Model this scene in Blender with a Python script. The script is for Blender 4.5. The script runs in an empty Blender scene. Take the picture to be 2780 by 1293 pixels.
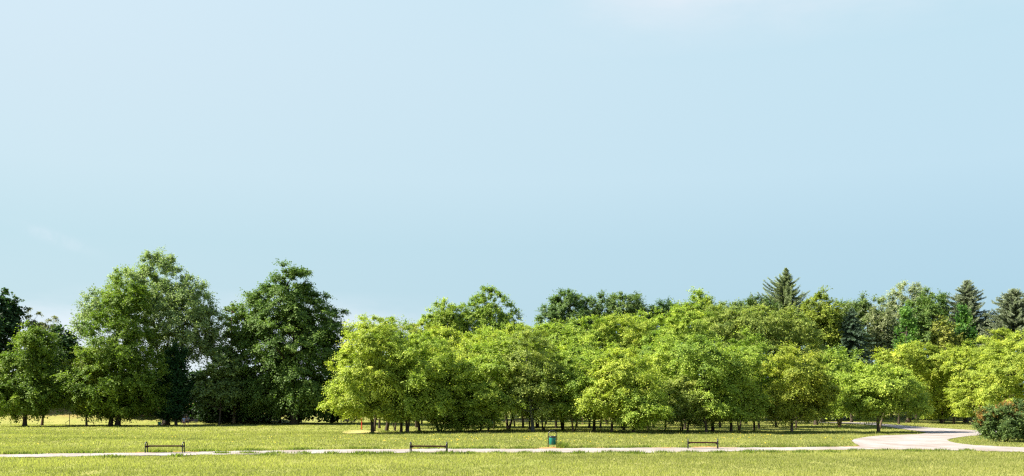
import bpy, bmesh, math, random
import numpy as np
from mathutils import Vector, Matrix
from mathutils.geometry import tessellate_polygon

random.seed(7)
F, H, YH, XC = 2600.0, 2.9, 1096.0, 1390.0      # lens length in photo pixels, eye height, horizon row, centre column
scene = bpy.context.scene
COL = scene.collection
R = math.radians

# ---------------------------------------------------------------- survey helpers
def dist(py):                    # distance of flat ground seen at row py
    return F * H / (py - YH)
def X(px, d): return (px - XC) * d / F
def Z(py, d): return H + (YH - py) * d / F
def G(px, py):                   # flat ground point
    d = dist(py); return (X(px, d), d)

def sstep(a, b, v):
    t = np.clip((v - a) / (b - a), 0, 1); return t * t * (3 - 2 * t)
def hgt(x, y):
    x = np.asarray(x, float); y = np.asarray(y, float)
    k = sstep(-36, -16, x * 130 / np.maximum(y, 60))
    st = 133 * (1 - k) + 152 * k
    en = 152 * (1 - k) + 205 * k
    top = 3.1 * (1 - k) + 3.6 * k
    return top * sstep(0, 1, (y - st) / (en - st)) + 0.10 * np.sin(x * .11 + 1) * np.sin(y * .083) * sstep(66, 80, y)*0.6
def hz(x, y): return float(hgt(x, y))

# ---------------------------------------------------------------- tagging
def tag(o, label=None, cat=None, group=None, kind=None):
    if label: o['label'] = label
    if cat: o['category'] = cat
    if group: o['group'] = group
    if kind: o['kind'] = kind
    return o
def empty(name, loc=(0, 0, 0), rz=0.0):
    o = bpy.data.objects.new(name, None); COL.objects.link(o)
    o.location = loc; o.rotation_euler = (0, 0, rz); o.empty_display_size = .3
    return o
def link_mesh(name, me, m, parent=None, color=None):
    o = bpy.data.objects.new(name, me); COL.objects.link(o)
    if m is not None: me.materials.append(m)
    if parent is not None: o.parent = parent
    if color is not None: o.color = (*color, 1)
    return o

class MB:
    def __init__(s): s.v = []; s.f = []; s.sm = []
    def add(s, vs, fs, smooth=False):
        b = len(s.v); s.v += [tuple(v) for v in vs]
        s.f += [tuple(b + i for i in f) for f in fs]; s.sm += [smooth] * len(fs)
    def box(s, c, d, rz=0, bev=0.0, rx=0):
        bm = bmesh.new(); bmesh.ops.create_cube(bm, size=1)
        for v in bm.verts: v.co = Vector((v.co.x * d[0], v.co.y * d[1], v.co.z * d[2]))
        if bev: bmesh.ops.bevel(bm, geom=bm.edges[:], offset=bev, segments=2, affect='EDGES', profile=.5)
        M = Matrix.Translation(c) @ Matrix.Rotation(rz, 4, 'Z') @ Matrix.Rotation(rx, 4, 'X')
        bm.verts.index_update()
        s.add([M @ v.co for v in bm.verts], [[v.index for v in f.verts] for f in bm.faces]); bm.free()
    def tube(s, pts, rad, n=8, cap=True):
        pts = [Vector(p) for p in pts]
        if not hasattr(rad, '__len__'): rad = [rad] * len(pts)
        up = None; vs = []
        for i, p in enumerate(pts):
            t = (pts[min(i + 1, len(pts) - 1)] - pts[max(i - 1, 0)]).normalized()
            if up is None:
                up = Vector((0, 0, 1)) if abs(t.z) < .9 else Vector((1, 0, 0))
            a = t.cross(up)
            if a.length < 1e-5: a = t.cross(Vector((0, 1, 0)))
            a.normalize(); b = t.cross(a).normalized(); up = -b if False else a.cross(t)
            for k in range(n):
                an = 2 * math.pi * k / n
                vs.append(p + (a * math.cos(an) + b * math.sin(an)) * rad[i])
        fs = []
        for i in range(len(pts) - 1):
            for k in range(n):
                k2 = (k + 1) % n
                fs.append((i * n + k, i * n + k2, (i + 1) * n + k2, (i + 1) * n + k))
        s.add(vs, fs, True)
        if cap:
            m = len(vs)
            s.add(vs[:n], [tuple(range(n))]); s.add(vs[m - n:], [tuple(reversed(range(n)))])
    def lathe(s, prof, n=20, c=(0, 0, 0), smooth=True):
        vs = []; fs = []
        for r, z in prof:
            for k in range(n):
                a = 2 * math.pi * k / n
                vs.append((c[0] + r * math.cos(a), c[1] + r * math.sin(a), c[2] + z))
        for i in range(len(prof) - 1):
            for k in range(n):
                k2 = (k + 1) % n
                fs.append((i * n + k, i * n + k2, (i + 1) * n + k2, (i + 1) * n + k))
        s.add(vs, fs, smooth)
    def ball(s, c, r, seg=10, ring=7):
        prof = []
        bm = bmesh.new(); bmesh.ops.create_uvsphere(bm, u_segments=seg, v_segments=ring, radius=1)
        bm.verts.index_update()
        s.add([(c[0] + v.co.x * r[0], c[1] + v.co.y * r[1], c[2] + v.co.z * r[2]) for v in bm.verts],
              [[v.index for v in f.verts] for f in bm.faces], True); bm.free()
    def mesh(s, name):
        me = bpy.data.meshes.new(name); me.from_pydata(s.v, [], s.f)
        me.polygons.foreach_set('use_smooth', s.sm); me.update(); return me
    def build(s, name, m, parent=None, color=None):
        return link_mesh(name, s.mesh(name), m, parent, color)

def np_mesh(name, verts, k, tint=None):
    """verts (n*k,3): n faces of k corners; tint (n,) per face"""
    n = len(verts) // k
    me = bpy.data.meshes.new(name)
    me.vertices.add(n * k); me.vertices.foreach_set('co', np.ascontiguousarray(verts, dtype=np.float32).ravel())
    me.loops.add(n * k); me.loops.foreach_set('vertex_index', np.arange(n * k, dtype=np.int32))
    me.polygons.add(n); me.polygons.foreach_set('loop_start', np.arange(0, n * k, k, dtype=np.int32))
    if tint is not None:
        a = me.attributes.new('tint', 'FLOAT', 'FACE'); a.data.foreach_set('value', np.asarray(tint, dtype=np.float32))
    me.update(calc_edges=True); return me

# ---------------------------------------------------------------- materials
def newmat(name):
    m = bpy.data.materials.new(name); m.use_nodes = True
    nt = m.node_tree; nt.nodes.clear()
    out = nt.nodes.new('ShaderNodeOutputMaterial')
    return m, nt, out
def N(nt, t, **kw):
    n = nt.nodes.new(t)
    for k, v in kw.items(): setattr(n, k, v)
    return n
def mixc(nt, fac, a, b, blend='MIX'):
    n = nt.nodes.new('ShaderNodeMix'); n.data_type = 'RGBA'; n.blend_type = blend; n.clamp_factor = True
    for s, v in ((n.inputs[0], fac), (n.inputs[6], a), (n.inputs[7], b)):
        if hasattr(v, 'links') or hasattr(v, 'is_linked'): nt.links.new(v, s)
        elif isinstance(v, (int, float)): s.default_value = v
        else: s.default_value = (*v, 1) if len(v) == 3 else v
    return n.outputs[2]
def math_(nt, op, a, b=0.0, c=None, clamp=False):
    n = nt.nodes.new('ShaderNodeMath'); n.operation = op; n.use_clamp = clamp
    for s, v in zip(n.inputs, (a, b, c)):
        if v is None: continue
        if isinstance(v, (int, float)): s.default_value = v
        else: nt.links.new(v, s)
    return n.outputs[0]
def noise(nt, vec, scale, detail=3, rough=.55):
    n = nt.nodes.new('ShaderNodeTexNoise'); n.inputs['Scale'].default_value = scale
    n.inputs['Detail'].default_value = detail; n.inputs['Roughness'].default_value = rough
    if vec is not None: nt.links.new(vec, n.inputs['Vector'])
    return n.outputs['Fac']
def maprange(nt, v, a, b, c=0.0, d=1.0):
    n = nt.nodes.new('ShaderNodeMapRange'); n.clamp = True
    nt.links.new(v, n.inputs[0])
    for i, q in enumerate((a, b, c, d)): n.inputs[i + 1].default_value = q
    return n.outputs[0]

def leaf_material(name, trans=.38, rough=.55, hue=.05, spec=.25):
    m, nt, out = newmat(name)
    oi = N(nt, 'ShaderNodeObjectInfo'); at = N(nt, 'ShaderNodeAttribute', attribute_name='tint')
    hs = N(nt, 'ShaderNodeHueSaturation')
    nt.links.new(oi.outputs['Color'], hs.inputs['Color'])
    nt.links.new(maprange(nt, at.outputs['Fac'], 0, 1, .5 + hue * .7, .5 - hue * .35), hs.inputs['Hue'])
    nt.links.new(maprange(nt, at.outputs['Fac'], 0, 1, .5, 1.5), hs.inputs['Value'])
    p = N(nt, 'ShaderNodeBsdfPrincipled'); p.inputs['Roughness'].default_value = rough
    p.inputs['Specular IOR Level'].default_value = spec
    nt.links.new(hs.outputs[0], p.inputs['Base Color'])
    t = N(nt, 'ShaderNodeBsdfTranslucent')
    nt.links.new(mixc(nt, 1.0, hs.outputs[0], (1.0, 1.15, .5), 'MULTIPLY'), t.inputs['Color'])
    mx = N(nt, 'ShaderNodeMixShader'); mx.inputs[0].default_value = trans
    nt.links.new(p.outputs[0], mx.inputs[1]); nt.links.new(t.outputs[0], mx.inputs[2])
    nt.links.new(mx.outputs[0], out.inputs[0]); return m

def simple(name, col, rough=.6, metal=0.0, var=.25, scale=8.0, bump=.0, spec=.5, objcolor=False, stretch=(1, 1, 1)):
    m, nt, out = newmat(name)
    p = N(nt, 'ShaderNodeBsdfPrincipled'); p.inputs['Roughness'].default_value = rough
    p.inputs['Metallic'].default_value = metal; p.inputs['Specular IOR Level'].default_value = spec
    tc = N(nt, 'ShaderNodeTexCoord'); mp = N(nt, 'ShaderNodeMapping'); mp.inputs['Scale'].default_value = stretch
    nt.links.new(tc.outputs['Object'], mp.inputs[0])
    nz = noise(nt, mp.outputs[0], scale, 5)
    if objcolor:
        base = N(nt, 'ShaderNodeObjectInfo').outputs['Color']
    else:
        rgb = N(nt, 'ShaderNodeRGB'); rgb.outputs[0].default_value = (*col, 1); base = rgb.outputs[0]
    hs = N(nt, 'ShaderNodeHueSaturation'); nt.links.new(base, hs.inputs['Color'])
    nt.links.new(maprange(nt, nz, .3, .7, 1 - var, 1 + var), hs.inputs['Value'])
    nt.links.new(hs.outputs[0], p.inputs['Base Color'])
    if bump:
        b = N(nt, 'ShaderNodeBump'); b.inputs['Strength'].default_value = bump; b.inputs['Distance'].default_value = .03
        nt.links.new(nz, b.inputs['Height']); nt.links.new(b.outputs[0], p.inputs['Normal'])
    nt.links.new(p.outputs[0], out.inputs[0]); return m

LEAF = leaf_material('leaf', .38, .6, .05, .22)
NEEDLE = leaf_material('needle', .22, .6, .03, .2)
GRASS = leaf_material('grass_blade', .55, .7, .035, .10)
FLOWER = simple('flower_petal', (.80, .55, .02), .6, var=.15, scale=3)
BARK = simple('bark', (.1, .08, .06), .9, var=.45, scale=5, bump=.6, spec=.1, objcolor=True, stretch=(1, 1, .25))
BLACK = simple('black_enamel', (.012, .012, .014), .32, var=.3, scale=14)
SEATWOOD = simple('seat_wood', (.032, .008, .006), .75, var=.35, spec=.15, scale=6, stretch=(.3, 4, 4), bump=.2)
BINGREEN = simple('green_sheet_metal', (.0, .14, .11), .42, var=.10, scale=5)
BINRIM = simple('dark_rim_metal', (.02, .02, .022), .28, var=.3, scale=9)
RED = simple('red_paint', (.38, .022, .008), .5, var=.2, scale=6)
ORANGE = simple('orange_paint', (.50, .06, .008), .5, var=.2, scale=6)
OLDWOOD = simple('weathered_wood', (.26, .17, .10), .85, var=.3, scale=6, stretch=(3, 3, .4), bump=.4)
BENCHBROWN = simple('bench_brown_wood', (.10, .055, .04), .6, var=.3, scale=6, stretch=(.3, 4, 4))
BENCHMETAL = simple('bench_grey_metal', (.10, .10, .10), .5, var=.2)
SKIN = simple('skin', (.38, .18, .105), .55, var=.06, scale=20)
SHIRT_BLUE = simple('pale_blue_cotton', (.33, .40, .55), .85, var=.12, scale=12, bump=.2)
SHIRT_GREY = simple('grey_cotton', (.10, .12, .14), .85, var=.12, scale=12, bump=.2)
SHORTS_DARK = simple('dark_cotton', (.018, .018, .025), .85, var=.15, scale=12)
SHORTS_PALE = simple('pale_cotton', (.62, .52, .47), .85, var=.1, scale=12)
HAIR = simple('dark_hair', (.022, .014, .010), .5, var=.3, scale=30)
DARKFACE = simple('facial_feature', (.10, .035, .028), .5, var=.1)

def ground_material():
    m, nt, out = newmat('ground_turf')
    p = N(nt, 'ShaderNodeBsdfPrincipled'); p.inputs['Roughness'].default_value = .9
    p.inputs['Specular IOR Level'].default_value = .1
    geo = N(nt, 'ShaderNodeNewGeometry'); pos = geo.outputs['Position']
    n1 = noise(nt, pos, .12, 3); n2 = noise(nt, pos, 1.1, 4); n3 = noise(nt, pos, 9, 3)
    c = mixc(nt, maprange(nt, n1, .35, .68), (.17, .195, .040), (.24, .235, .068))
    c = mixc(nt, math_(nt, 'MULTIPLY', maprange(nt, n2, .5, .75), .6), c, (.32, .27, .09))
    c = mixc(nt, math_(nt, 'MULTIPLY', maprange(nt, n3, .5, .8), .5), c, (.13, .16, .025))
    sep = N(nt, 'ShaderNodeSeparateXYZ'); nt.links.new(pos, sep.inputs[0])
    dry = maprange(nt, sep.outputs['Z'], .35, 1.6)                 # the bank behind the trees carries dry, rusty grass
    dn = maprange(nt, noise(nt, pos, .45, 4), .40, .60)
    dry = math_(nt, 'MULTIPLY', dry, maprange(nt, sep.outputs['X'], -28, -42))
    c = mixc(nt, math_(nt, 'MULTIPLY', dry, math_(nt, 'MULTIPLY_ADD', dn, .6, .3)), c, (.22, .135, .05))
    nt.links.new(c, p.inputs['Base Color'])
    b = N(nt, 'ShaderNodeBump'); b.inputs['Strength'].default_value = .6; b.inputs['Distance'].default_value = .08
    nt.links.new(n3, b.inputs['Height']); nt.links.new(b.outputs[0], p.inputs['Normal'])
    nt.links.new(p.outputs[0], out.inputs[0]); return m
def gravel_material():
    m, nt, out = newmat('pale_gravel')
    p = N(nt, 'ShaderNodeBsdfPrincipled'); p.inputs['Roughness'].default_value = .9; p.inputs['Specular IOR Level'].default_value = .15
    geo = N(nt, 'ShaderNodeNewGeometry'); pos = geo.outputs['Position']
    mp = N(nt, 'ShaderNodeMapping'); mp.inputs['Scale'].default_value = (.5, .22, 1); nt.links.new(pos, mp.inputs[0])
    n1 = noise(nt, mp.outputs[0], .8, 5, .65); n2 = noise(nt, pos, 6, 4)
    c = mixc(nt, maprange(nt, n1, .38, .66), (.285, .262, .248), (.20, .166, .142))
    c = mixc(nt, math_(nt, 'MULTIPLY', maprange(nt, n2, .5, .75), .45), c, (.20, .15, .12))
    nt.links.new(c, p.inputs['Base Color'])
    b = N(nt, 'ShaderNodeBump'); b.inputs['Strength'].default_value = .4; b.inputs['Distance'].default_value = .03
    nt.links.new(n2, b.inputs['Height']); nt.links.new(b.outputs[0], p.inputs['Normal'])
    nt.links.new(p.outputs[0], out.inputs[0]); return m
GROUND = ground_material(); GRAVEL = gravel_material()
SOIL = simple('rusty_soil', (.30, .15, .06), .95, var=.35, scale=1.5, bump=.5, spec=.1)
SAND = simple('worn_pale_turf', (.31, .275, .10), .95, var=.25, scale=.8, bump=.3, spec=.1)

# ---------------------------------------------------------------- ground, path
xs = np.concatenate([[-3500, -1500, -700, -350, -220], np.arange(-160, 161, 4.0), [220, 350, 700, 1500, 3500]])
ys = np.concatenate([[-400, -100, -20], np.arange(10, 231, 3.0), [260, 320, 450, 700, 1200, 2200, 4000]])
gx, gy = np.meshgrid(xs, ys); gz = hgt(gx, gy)
gz = np.where(gy < 62, 0, gz)
vv = np.stack([gx, gy, gz], -1).reshape(-1, 3)
nx = len(xs); ff = [(j * nx + i, j * nx + i + 1, (j + 1) * nx + i + 1, (j + 1) * nx + i) for j in range(len(ys) - 1) for i in range(nx - 1)]
me = bpy.data.meshes.new('ground'); me.from_pydata(vv.tolist(), [], ff); me.polygons.foreach_set('use_smooth', [True] * len(ff)); me.update()
tag(link_mesh('ground', me, GROUND), kind='structure')

UP = [(-600, 1243), (-200, 1238.5), (0, 1236), (150, 1233.5), (380, 1231), (500, 1229.5), (640, 1226.5), (760, 1225), (900, 1222.5), (1000, 1221.5), (1110, 1221.5),
      (1220, 1220), (1400, 1221), (1500, 1220), (1600, 1218.5), (1800, 1217.5), (2000, 1217), (2160, 1216), (2280, 1215), (2336, 1213)]
PLAZA = [(2322, 1206), (2312, 1199), (2319, 1194), (2336, 1189.5), (2358, 1186), (2396, 1182), (2455, 1180), (2500, 1178), (2516, 1176), (2505, 1172.6), (2455, 1166),
         (2389, 1157), (2338, 1153), (2280, 1150), (2230, 1148.6), (2150, 1147.6), (2150, 1146.3), (2230, 1146.8), (2300, 1147.2), (2377, 1148), (2396, 1151), (2445, 1155), (2513, 1161), (2590, 1166), (2668, 1170), (2760, 1171.5), (2900, 1173),
         (2900, 1178), (2760, 1178), (2690, 1178), (2658, 1182), (2610, 1187), (2581, 1192), (2571, 1196), (2576, 1200), (2590, 1203.6), (2629, 1209), (2690, 1212.5), (2780, 1216), (3000, 1221), (3400, 1227)]
LOW = [(3400, 1241), (3000, 1233), (2780, 1229), (2668, 1227), (2513, 1223), (2400, 1222), (2280, 1223), (2100, 1226), (1950, 1228), (1800, 1231), (1700, 1231.5), (1600, 1231), (1400, 1230.5),
       (1200, 1231), (1000, 1232), (880, 1233), (700, 1236), (560, 1237), (480, 1239), (380, 1239), (200, 1242), (0, 1244), (-200, 1247), (-600, 1252)]
def smooth_outline(pts, sub, rng, amp):
    P = [Vector((*p, 0)) for p in pts]; out = []; n = len(P)
    for i in range(n):
        a, b, c, d = P[i - 1], P[i], P[(i + 1) % n], P[(i + 2) % n]
        L = (c - b).length; k = max(1, min(14, int(L / sub)))
        for j in range(k):
            t = j / k
            q = b.lerp(c, t) if L > 3 * max((b - a).length, 1) or L > 3 * max((d - c).length, 1) else 0.5 * ((2 * b) + (c - a) * t + (2 * a - 5 * b + 4 * c - d) * t * t + (3 * b - a - 3 * c + d) * t ** 3)
            out.append((q.x, q.y + rng.uniform(-amp, amp) * min(1, (q.y - 1140) / 60)))
    return out
rng_ = random.Random(3)
ol = smooth_outline(UP + PLAZA + LOW, 12, rng_, .55)
path_poly = np.array([G(*p) for p in ol])
def sheet(name, poly, z, m):
    vs = [Vector((p[0], p[1], 0)) for p in poly]
    tris = tessellate_polygon([vs])
    me = bpy.data.meshes.new(name)
    me.from_pydata([(v.x, v.y, z + (hz(v.x, v.y) if v.y > 62 else 0)) for v in vs], [], [tuple(t) for t in tris]); 
    bm = bmesh.new(); bm.from_mesh(me); bmesh.ops.recalc_face_normals(bm, faces=bm.faces[:])
    if bm.faces and sum(f.normal.z for f in bm.faces) < 0: bmesh.ops.reverse_faces(bm, faces=bm.faces[:])
    bm.to_mesh(me); bm.free()
    return tag(link_mesh(name, me, m), kind='structure')
def in_poly(x, y, poly):
    r = np.zeros(len(x), bool); px, py = poly[:, 0], poly[:, 1]; j = len(poly) - 1
    for i in range(len(poly)):
        c = ((py[i] > y) != (py[j] > y)) & (x < (px[j] - px[i]) * (y - py[i]) / (py[j] - py[i] + 1e-12) + px[i])
        r ^= c; j = i
    return r
sheet('gravel_path', path_poly, .045, GRAVEL)
# worn soil along the far kerbless edge of the path and round the fork, as one ragged strip
soil_poly = []
up_s = [p for p in ol if p[1] > 1195 and p[0] < 2337][: len(ol)]
edge = smooth_outline(UP, 12, rng_, .2)[:-1]
edge = [p for p in edge if -600 <= p[0] <= 2336]; edge.sort(key=lambda p: p[0])
hi = []
for (a, b) in edge:
    bump_ = 0
    for cx, w, h_ in ((448, 60, 1.6), (1500, 42, 4.6), (1908, 50, 2.4), (1164, 60, .8), (1620, 60, 1.0), (700, 80, .6)):
        bump_ = max(bump_, h_ * math.exp(-((a - cx) / w) ** 2))
    hi.append((a, b - .9 - bump_ - rng_.uniform(0, .8)))
lo = [(a, b + 1.2) for a, b in edge]
soil_poly = np.array([G(*p) for p in hi + lo[::-1]])
sheet('bare_soil_edge', soil_poly, .022, SOIL)
sand_poly = np.array([G(*p) for p in smooth_outline([(928, 1173), (945, 1169.5), (985, 1169), (1020, 1171), (1030, 1174), (1000, 1178), (955, 1178.5), (932, 1176)], 8, rng_, .5)])
sheet('worn_turf_patch', sand_poly, .05, SAND)

# ---------------------------------------------------------------- grass and flowers (stuff)
rs = np.random.RandomState(11)
def lowfreq(x, y, s, seed):
    q = np.random.RandomState(seed); v = np.zeros_like(x)
    for k in range(7):
        a = q.uniform(0, 6.28); w = s * q.uniform(.6, 2.2); ph = q.uniform(0, 6.28)
        v += np.sin((x * math.cos(a) + y * math.sin(a) * .7) * w + ph + 1.3 * np.sin((x * math.sin(a) - y * math.cos(a)) * w * .6))
    return v / 3.2
def blades(y0, y1, dens, hmean, wmean, seed):
    q = np.random.RandomState(seed)
    half1 = (XC + 170) * y1 / F
    n = int(dens * (y1 - y0) * 2 * half1)
    y = q.uniform(y0, y1, n); x = q.uniform(-half1, half1, n)
    k = np.abs(x) < (XC + 170) * y / F
    x, y = x[k], y[k]
    k = ~in_poly(x, y, path_poly); x, y = x[k], y[k]
    ins = in_poly(x, y, soil_poly) | in_poly(x, y, sand_poly); k = ~ins | (q.rand(len(x)) < .28); x, y = x[k], y[k]
    k = ~((hgt(x, y) > .3) & (x < -30) & (q.rand(len(x)) < .93)); x, y = x[k], y[k]; n = len(x)
    patch = lowfreq(x, y, .55, 5); patch2 = lowfreq(x, y, 1.9, 9)
    keep = q.rand(n) < .72 + .28 * np.tanh(patch2); x, y, patch, patch2 = x[keep], y[keep], patch[keep], patch2[keep]; n = len(x)
    h = hmean * q.uniform(.55, 1.35, n) * (1 + .30 * patch2 + .15 * patch)
    tall = q.rand(n) < .012; h = np.where(tall, h * 2.0, h)
    # ranker tufts along both edges of the path
    a = q.uniform(0, 6.283, n); lean = q.uniform(.1, .75, n) * h
    b = q.uniform(0, 6.283, n); w = wmean * q.uniform(.6, 1.4, n)
    z0 = np.where(y < 62, 0, hgt(x, y)) - .01
    wx, wy = np.cos(b) * w, np.sin(b) * w
    tip = np.stack([x + np.cos(a) * lean, y + np.sin(a) * lean, z0 + h], -1)
    v = np.stack([np.stack([x - wx, y - wy, z0], -1), np.stack([x + wx, y + wy, z0], -1), tip], 1)
    band = lowfreq(x * .35, y * 1.2, .45, 41)
    tint = np.clip(.5 + .13 * band + .12 * patch + .10 * patch2 + q.normal(0, .09, n) + np.where(tall, .2, 0) - .10 * sstep(58, 64, y), 0, 1)
    return v.reshape(-1, 3), tint
parts = [blades(31, 62, 260, .10, .017, 1), blades(62, 100, 80, .11, .026, 2), blades(100, 150, 22, .085, .045, 3)]
gm = np_mesh('lawn_grass', np.concatenate([p[0] for p in parts]), 3, np.concatenate([p[1] for p in parts]))
tag(link_mesh('lawn_grass', gm, GRASS, color=(.284, .282, .100)), 'sunlit yellowish green lawn grass on both sides of the path', 'grass', kind='stuff')
# rank darker weeds in low clumps beside the path
def weeds():
    q = np.random.RandomState(21); V = []; T = []
    spots = [(1400, 1219.5, 30), (1430, 1219, 30), (1545, 1218, 22), (1585, 1217, 30), (1600, 1216, 18), (1670, 1217.5, 34), (1715, 1216.5, 26), (1750, 1215, 22), (1290, 1219.5, 40), (1235, 1220, 30), (1330, 1219, 30),
             (430, 1229, 36), (560, 1227, 50), (690, 1225, 60), (820, 1222, 50), (1860, 1216.5, 20), (2120, 1215, 50), (2230, 1214, 40), (60, 1234.5, 60), (230, 1232, 60), (1170, 1219.5, 30), (985, 1220, 60), (2040, 1216, 40),
             (1225, 1233, 30), (720, 1238, 30), (480, 1240, 26), (1000, 1234, 40), (1700, 1233, 40), (2050, 1229, 50), (300, 1244, 50)] + [(bx_, by_ + .6, 14) for bx_, by_ in ((1011, 1177), (1049, 1172), (1089, 1176), (1106, 1177), (1139, 1172), (1192, 1175), (1250, 1171), (1305, 1172), (1325, 1176), (1380, 1169), (1447, 1176), (1475, 1175), (1527, 1170), (1557, 1176), (1613, 1175), (1660, 1178), (1720, 1179), (1760, 1170), (1805, 1173), (1850, 1176), (1918, 1178), (1984, 1176), (2048, 1172), (2150, 1176), (2279, 1164), (2385, 1175), (67, 1158), (300, 1155), (319, 1158))] + [(w_, 1229.5 + 4 * math.exp(-((w_ - 1000) / 900.) ** 2) - (3.5 if 2250 < w_ else 0), 26) for w_ in range(600, 2700, 75)]
    spots += [(1527, 1216.3, 9), (1532, 1216.8, 8), (1520, 1216.0, 7)]
    for px, py, w in spots:
        tallk = 1.7 if w < 10 else 1.0; n = int(w * (40 if w < 10 else 7))
        gx_ = px + q.normal(0, w * .5, n); gy_ = py + q.normal(0, .6, n)
        d = F * H / (gy_ - YH); x = (gx_ - XC) * d / F; y = d
        h = q.uniform(.08, .24, n) * tallk; a = q.uniform(0, 6.283, n); b = q.uniform(0, 6.283, n); wd = q.uniform(.02, .045, n)
        l = h * q.uniform(.2, .8, n)
        v = np.stack([np.stack([x - np.cos(b) * wd, y - np.sin(b) * wd, 0 * x], -1), np.stack([x + np.cos(b) * wd, y + np.sin(b) * wd, 0 * x], -1),
                      np.stack([x + np.cos(a) * l, y + np.sin(a) * l, h], -1)], 1)
        V.append(v.reshape(-1, 3)); T.append(np.clip(q.normal(.42, .2, n), 0, 1))
    tag(link_mesh('path_edge_weeds', np_mesh('path_edge_weeds', np.concatenate(V), 3, np.concatenate(T)), GRASS, color=(.17, .21, .045)),
        'rank darker green weeds and tufts along the gravel path', 'weeds', kind='stuff')
weeds()
def flowers():
    q = np.random.RandomState(31); n = 26000
    px = q.uniform(-40, 2350, n); py = q.uniform(1163, 1214, n)
    d = F * H / (py - YH); x = (px - XC) * d / F; y = d
    f = lowfreq(x, y, .5, 17) + .7 * lowfreq(x, y, 1.6, 18)
    band = np.exp(-((py - (1192 - 4 * np.sin(px * .004))) / 9) ** 2) * np.where(px > 850, 1, .35) + .06
    band = np.where(px < 200, np.exp(-((py - 1167) / 3) ** 2) * .8 + .05, band)
    k = (q.rand(n) < np.clip(band * (.18 + .55 * np.clip(f, -.4, 1.2)), 0, 1) * .24) & ~in_poly(x, y, path_poly)
    x, y = x[k], y[k]; n = len(x)
    r = q.uniform(.018, .036, n); h = hgt(x, y) * (y > 62) + q.uniform(.10, .17, n); a = q.uniform(0, 6.283, n); tl = q.uniform(-.5, .2, n)
    V = []
    for i in range(6):
        t = a + i * 1.0472
        V.append(np.stack([x + np.cos(t) * r, y + np.sin(t) * r, h + np.sin(t) * r * -tl * 1.2 + .01], -1))
    tag(link_mesh('yellow_flowers', np_mesh('yellow_flowers', np.stack(V, 1).reshape(-1, 3), 6), FLOWER), 'small yellow meadow flowers scattered over the lawn behind the path', 'flowers', kind='stuff')
flowers()

# ---------------------------------------------------------------- trees
def unit(v): return v / np.maximum(np.linalg.norm(v, axis=-1, keepdims=True), 1e-9)
STYLES = dict(
    orchard=dict(cr=.95, tw=17, lv=15, ll=.15, lw=.054, droop=.34, up=.16, flat=.42, inner=.28, nup=.75),
    maple=dict(cr=1.1, tw=15, lv=14, ll=.20, lw=.075, droop=.30, up=.2, flat=.8, inner=.34, nup=.7),
    poplar=dict(cr=1.15, tw=16, lv=13, ll=.20, lw=.078, droop=.15, up=.25, flat=1.0, inner=.16, nup=.4),
    chestnut=dict(cr=1.45, tw=18, lv=16, ll=.25, lw=.085, droop=.42, up=.15, flat=.45, inner=.36, nup=.8),
    birch=dict(cr=1.1, tw=12, lv=14, ll=.22, lw=.07, droop=1.1, up=.3, flat=1.0, inner=.3, nup=.3),
    column=dict(cr=.8, tw=12, lv=11, ll=.26, lw=.095, droop=-.35, up=.9, flat=1.3, inner=.35, nup=.3),
    back=dict(cr=1.15, tw=15, lv=14, ll=.22, lw=.08, droop=.2, up=.3, flat=.8, inner=.25, nup=.65),
    dark=dict(cr=1.4, tw=12, lv=10, ll=.42, lw=.16, droop=.3, up=.2, flat=.8, inner=.4, nup=.6),
    shrub=dict(cr=.42, tw=13, lv=12, ll=.11, lw=.030, droop=.15, up=.5, flat=.9, inner=.3, nup=.5),
    sparse=dict(cr=.9, tw=10, lv=10, ll=.26, lw=.10, droop=.3, up=.3, flat=.8, inner=.1, nup=.5),
)
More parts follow.
